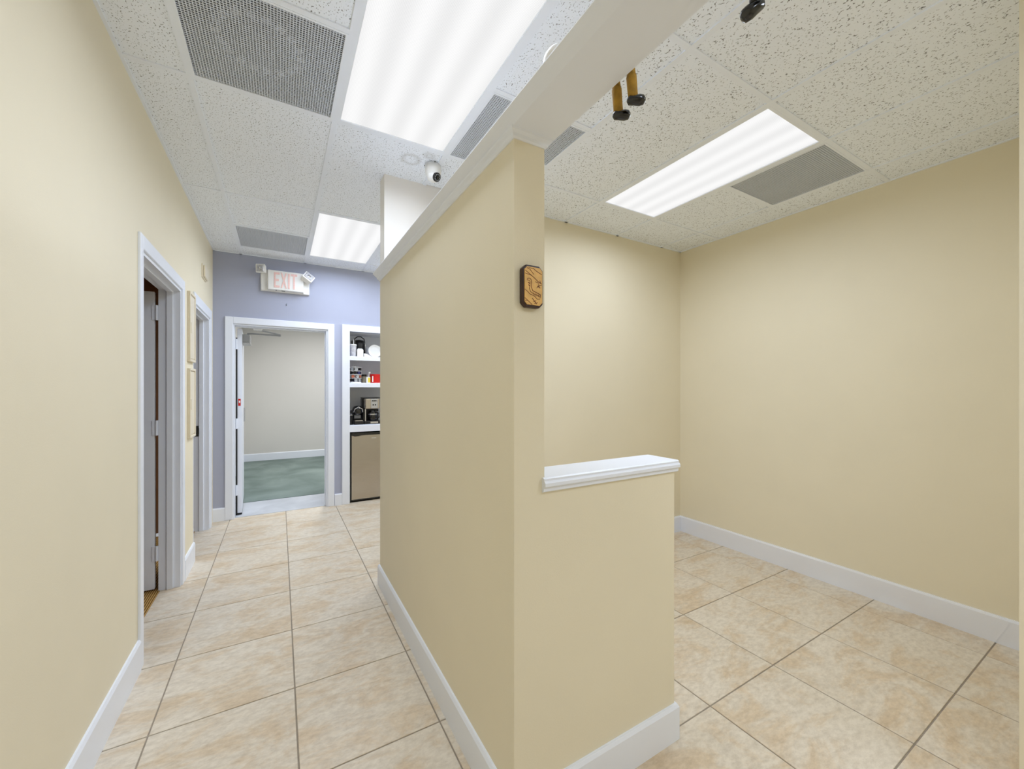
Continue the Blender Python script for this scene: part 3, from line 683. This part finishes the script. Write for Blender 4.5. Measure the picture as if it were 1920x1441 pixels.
obj('base', boxes((0.886, 1.080, 5.085, 5.20, S3, S3+0.040)), 'black', t, bevel=0.006)
obj('top_housing', boxes((0.896, 1.070, 5.085, 5.20, S3+0.185, S3+0.315)), 'stainless', t, bevel=0.012)
obj('lid', boxes((0.884, 1.082, 5.080, 5.34, S3+0.315, S3+0.324)), 'black', t, bevel=0.003)
obj('side_strip', boxes((0.898, 0.908, 5.090, 5.10, S3+0.02, S3+0.185)), 'chrome', t)
dp = obj('control_panel', boxes((0.965, 1.045, 5.080, 5.0855, S3+0.192, S3+0.308)), 'aluminium', t, bevel=0.002)
for k, (px, pz) in enumerate(((0.985, 0.285), (1.003, 0.285), (1.021, 0.285), (0.990, 0.235), (1.016, 0.235))):
    obj('button', boxes((px-0.006, px+0.008, 5.077, 5.0805, S3+pz-0.008, S3+pz+0.008)), 'black', dp)
bm = bmesh.new(); lathe(bm, [(0.045, 0), (0.052, 0.01), (0.054, 0.06), (0.044, 0.095), (0.036, 0.112), (0.038, 0.120)], (0.995, 5.138, S3+0.042), 22); obj('carafe', bm, 'black_gloss', t, smooth=True)
bm = bmesh.new(); lathe(bm, [(0.054, 0.070), (0.0545, 0.084)], (0.995, 5.138, S3+0.042), 22, cap=False); obj('carafe_band', bm, 'chrome', t)
bm = bmesh.new(); tube(bm, [(1.036, 5.11, S3+0.15), (1.062, 5.095, S3+0.14), (1.064, 5.095, S3+0.08), (1.044, 5.105, S3+0.06)], 0.006, 8); obj('carafe_handle', bm, 'black_gloss', t)
obj('base_plate', boxes((0.960, 1.050, 5.081, 5.0855, S3+0.010, S3+0.030)), 'chrome', t)

# ------------------------------------------------------------------ exit sign with two lamp heads
t = thing('exit_sign', 'white exit sign with pale red letters and two emergency lamp heads', 'exit sign', (0.06, YB, 2.40))
bm = bmesh.new()
def fr4(x0, x1, z0, z1, y): return [(x0, y, z0), (x1, y, z0), (x1, y, z1), (x0, y, z1)]
hexa(bm, fr4(-0.176, 0.292, 2.398, 2.628, YB), fr4(-0.168, 0.285, 2.402, 2.624, YB-0.035)); obj('back_box', bm, 'plastic_white', t, bevel=0.003)
bm = bmesh.new(); hexa(bm, fr4(-0.115, 0.235, 2.406, 2.622, YB-0.035), fr4(-0.105, 0.225, 2.412, 2.616, YB-0.080)); fc = obj('face_box', bm, 'plastic_white', t, bevel=0.003)
YS = YB-0.080
def letter(strokes, x, wd, z0, z1):
    bm = bmesh.new()
    for s in strokes: 
        pts = [(x+a*wd, z0+b*(z1-z0)) for a, b in s]
        hexa(bm, [(p[0], YS, p[1]) for p in pts], [(p[0], YS-0.003, p[1]) for p in pts])
    obj('letter', bm, 'exit_pink', fc)
rc = lambda a, b, c_, d: [(a, c_), (b, c_), (b, d), (a, d)]
za, zb_ = 2.435, 2.597
letter([rc(0, .28, 0, 1), rc(.28, 1, 0, .14), rc(.28, .85, .43, .57), rc(.28, 1, .86, 1)], -0.050, 0.052, za, zb_)
letter([[(0, 0), (.24, 0), (1, 1), (.76, 1)], [(.76, 0), (1, 0), (.62, .5), (.5, .34)], [(0, 1), (.38, .5), (.5, .66), (.24, 1)]], 0.012, 0.058, za, zb_)
letter([rc(0, 1, 0, 1)], 0.080, 0.017, za, zb_)
letter([rc(.36, .64, 0, .86), rc(0, 1, .86, 1)], 0.107, 0.060, za, zb_)
for x, z, rz, rx, nm in ((-0.165, 2.612, -22, 0, 'l'), (0.268, 2.572, 28, -28, 'r')):
    Mx = Matrix.Translation((x, YB-0.085, z)) @ Matrix.Rotation(math.radians(rz), 4, 'Z') @ Matrix.Rotation(math.radians(rx), 4, 'X') @ Matrix.Rotation(math.radians(0 if nm == 'l' else 40), 4, 'Y')
    if nm == 'r': Mx = Mx @ Matrix.Scale(1.22, 4)
    bm = bmesh.new(); hexa(bm, [Mx @ Vector(p) for p in ((-.036, .03, -.036), (.036, .03, -.036), (.036, .03, .036), (-.036, .03, .036))], [Mx @ Vector(p) for p in ((-.046, -.025, -.046), (.046, -.025, -.046), (.046, -.025, .046), (-.046, -.025, .046))])
    hd = obj('lamp_head', bm, 'plastic_white', t, bevel=0.006)
    bm = bmesh.new(); hexa(bm, [Mx @ Vector(p) for p in ((-.036, -.0245, -.036), (.036, -.0245, -.036), (.036, -.0245, .036), (-.036, -.0245, .036))], [Mx @ Vector(p) for p in ((-.03, -.032, -.03), (.03, -.032, -.03), (.03, -.032, .03), (-.03, -.032, .03))])
    obj('lamp_lens', bm, 'frosted', hd)
    bm = bmesh.new(); lathe(bm, [(0.018, 0.0), (0.010, 0.006)], (0, 0, 0), 12, M4=Mx @ Matrix.Translation((0, -0.031, 0)) @ Matrix.Rotation(math.radians(90), 4, 'X')); obj('bulb', bm, 'chrome', hd)
    bm = bmesh.new(); tube(bm, [(x, YB-0.02, z), (x, YB-0.06, z)], 0.016, 12); obj('swivel', bm, 'plastic_white', t)
for x, wd in ((-0.035, 0.008), (0.02, 0.03)):
    obj('test_button', boxes((x, x+wd, YB-0.066, YB-0.056, 2.4045, 2.4085)), 'black', t)

# ------------------------------------------------------------------ dome camera
t = thing('security_camera', 'white dome security camera on the ceiling above the ledge', 'camera', (0.838, 2.43, ZH))
cx, cy = 0.838, 2.430
bm = bmesh.new(); lathe(bm, [(0.036, -0.072), (0.046, -0.058), (0.050, -0.035), (0.050, 0.0)], (cx, cy, ZH), 24)
obj('base', bm, 'plastic_white', t, smooth=True)
bm = bmesh.new(); bmesh.ops.create_uvsphere(bm, u_segments=20, v_segments=12, radius=0.041); bmesh.ops.translate(bm, verts=bm.verts, vec=(cx, cy, ZH-0.062)); obj('eyeball', bm, 'plastic_white', t, smooth=True)
dirv = Vector((0.36, -0.72, -0.50)).normalized()
Mx = Matrix.Translation((cx, cy, ZH-0.062)) @ dirv.to_track_quat('Z', 'Y').to_matrix().to_4x4()
bm = bmesh.new(); lathe(bm, [(0.027, 0.026), (0.027, 0.042), (0.024, 0.044)], (0, 0, 0), 22, M4=Mx); rg = obj('lens_ring', bm, 'rubber', t)
for k in range(10):
    a = k*math.pi/5
    bm = bmesh.new(); lathe(bm, [(0.0035, 0.043), (0.0025, 0.046)], (0, 0, 0), 8, M4=Mx @ Matrix.Translation((0.018*math.cos(a), 0.018*math.sin(a), 0))); obj('infrared_led', bm, 'plastic_grey', rg)
bm = bmesh.new(); lathe(bm, [(0.010, 0.043), (0.009, 0.049)], (0, 0, 0), 14, M4=Mx); obj('lens', bm, 'black_gloss', rg)
for a in (0.6, 2.7, 4.6):
    bm = bmesh.new(); lathe(bm, [(0.003, -0.004), (0.003, 0)], (cx+0.052*math.cos(a), cy+0.052*math.sin(a), ZH), 8); obj('screw', bm, 'black', t)

# ------------------------------------------------------------------ plaque on the column
t = thing('wooden_plaque', 'small dark wood plaque with engraved golden face on the column', 'plaque', (0.655, PY0, 1.595))
x0, x1, z0, z1 = 0.6205, 0.6935, 1.594, 1.721
ch_ = 0.013
octo = lambda a, b, c_, d, h: [(a+h, c_), (b-h, c_), (b, c_+h), (b, d-h), (b-h, d), (a+h, d), (a, d-h), (a, c_+h)]
bm = bmesh.new(); prism(bm, octo(x0, x1, z0, z1, ch_), PY0-0.018, PY0, 'y'); bk = obj('backing', bm, 'dark_wood', t, bevel=0.003)
fx0, fx1, fz0, fz1 = x0+0.006, x1-0.0045, z0+0.0075, z1-0.0065
bm = bmesh.new(); prism(bm, octo(fx0, fx1, fz0, fz1, 0.009), PY0-0.0205, PY0-0.018, 'y'); fc = obj('face', bm, 'gold_wood', t)
def stroke(pts, wd):
    # pts in zoomed-photo pixels of the plaque face: x 390..700, y 320..1000
    q = [Vector((fx0+(a-390)/310*(fx1-fx0), 0, fz1-(b-320-(a-390)*0.06)/660*(fz1-fz0))) for a, b in pts]
    bm = bmesh.new(); y = PY0-0.0209
    for i in range(len(q)-1):
        d = (q[i+1]-q[i]); n = Vector((-d.z, 0, d.x)).normalized()*wd/2
        ps = [q[i]-n, q[i+1]-n, q[i+1]+n, q[i]+n]
        hexa(bm, [(p.x, PY0-0.0204, p.z) for p in ps], [(p.x, y-0.00005*i, p.z) for p in ps])
    obj('engraved_line', bm, 'engraving', fc)
W = 0.0011
for pts, k in (([(400, 395), (480, 455), (560, 515), (620, 570), (690, 610)], 1.7), ([(395, 445), (480, 465), (520, 480)], 1.2),
               ([(540, 350), (590, 390), (690, 445)], 1.5), ([(430, 350), (480, 370), (520, 420), (550, 455)], 1.4), ([(450, 340), (500, 350), (545, 345)], 1.1),
               ([(430, 560), (440, 535), (470, 525), (500, 545), (510, 600), (505, 680), (530, 740), (600, 770), (665, 800), (660, 860)], 1.6),
               ([(440, 570), (465, 560), (485, 590), (480, 660), (470, 700), (490, 760), (560, 800), (655, 830)], 1.3),
               ([(450, 600), (480, 620)], 2.6), ([(455, 640), (478, 665)], 2.2), ([(390, 720), (440, 760), (480, 800), (560, 830), (610, 885)], 1.5), ([(610, 885), (660, 880)], 1.3),
               ([(390, 870), (450, 920), (520, 985)], 1.6), ([(395, 915), (440, 915)], 1.2), ([(520, 870), (560, 920), (600, 970)], 2.0), ([(540, 930), (590, 910)], 1.4), ([(560, 960), (620, 945)], 1.4),
               ([(570, 580), (640, 600)], 1.3), ([(600, 690), (640, 640), (690, 630)], 1.5), ([(610, 650), (660, 680)], 1.5), ([(630, 620), (660, 690)], 1.3), ([(655, 550), (675, 600)], 1.3),
               ([(540, 770), (545, 810)], 1.0), ([(570, 780), (575, 825)], 1.0), ([(600, 790), (605, 835)], 1.0), ([(630, 800), (632, 845)], 1.0)):
    stroke(pts, W*k)

# ------------------------------------------------------------------ dolls lying on the ledge, legs hanging over
def ellipsoid(c, r, n=18):
    bm = bmesh.new(); bmesh.ops.create_uvsphere(bm, u_segments=n, v_segments=n//2+2, radius=1.0)
    for v in bm.verts: v.co = Vector((c[0]+v.co.x*r[0], c[1]+v.co.y*r[1], c[2]+v.co.z*r[2]))
    return bm
def doll(label, y, legs, head, trousers, toe):
    """legs: [(y, sole z)]; toe: direction of the shoes"""
    t = thing('ledge_doll', label, 'doll', (0.65, y, 2.147), 'dolls on the ledge')
    ZT = 2.147
    bm = bmesh.new(); tube(bm, [(0.722, y, ZT+0.016), (0.70, y, ZT+0.022), (0.66, y, ZT+0.027), (0.62, y, ZT+0.026), (0.60, y, ZT+0.018)], [0.010, 0.020, 0.026, 0.024, 0.010], 14); obj('torso', bm, 'plastic_white', t, smooth=True)
    obj('head', ellipsoid(head[0], head[1]), 'plastic_white', t, smooth=True)
    d = Vector(toe).normalized()
    for s_, (yy, zs) in zip((1, -1), legs):
        bm = bmesh.new(); tube(bm, [(0.635, y+s_*0.020, ZT+0.026), (0.665, y+s_*0.040, ZT+0.012), (0.695, y+s_*0.038, ZT+0.009)], [0.011, 0.009, 0.007], 10); obj('arm', bm, 'plastic_white', t, smooth=True)
        zf = zs+0.018
        bm = bmesh.new()
        tube(bm, [(0.700, y+s_*0.012, ZT+0.017), (0.735, yy, ZT+0.016), (0.752, yy, ZT+0.008), (0.757, yy, ZT-0.02), (0.764, yy+0.002, zf+0.010), (0.766, yy+0.002, zf)], [0.012, 0.013, 0.013, 0.0125, 0.012, 0.012], 14)
        obj('leg', bm, trousers, t, smooth=True)
        b0 = Vector((0.764, yy+0.002, zs+0.012))
        bm = bmesh.new(); tube(bm, [b0-d*0.014, b0-d*0.009, b0+d*0.004, b0+d*0.016, b0+d*0.026, b0+d*0.031], [0.004, 0.0105, 0.0115, 0.0130, 0.0115, 0.005], 14)
        sh = obj('shoe', bm, 'black_gloss', t, smooth=True)
doll('white doll lying on the ledge above the column, tan legs and black shoes hanging over', 0.735, [(0.760, 2.052), (0.710, 2.060)], ((0.584, 0.800, 2.168), (0.020, 0.034, 0.0215)), 'tan_cloth', (0.84, -0.52, 0.02))
doll('second doll on the ledge nearer the viewer, one black shoe showing at the top edge', 0.385, [(0.410, 2.046), (0.360, 2.085)], ((0.625, 0.325, 2.165), (0.018, 0.018, 0.018)), 'black', (-0.60, 0.45, -0.55))
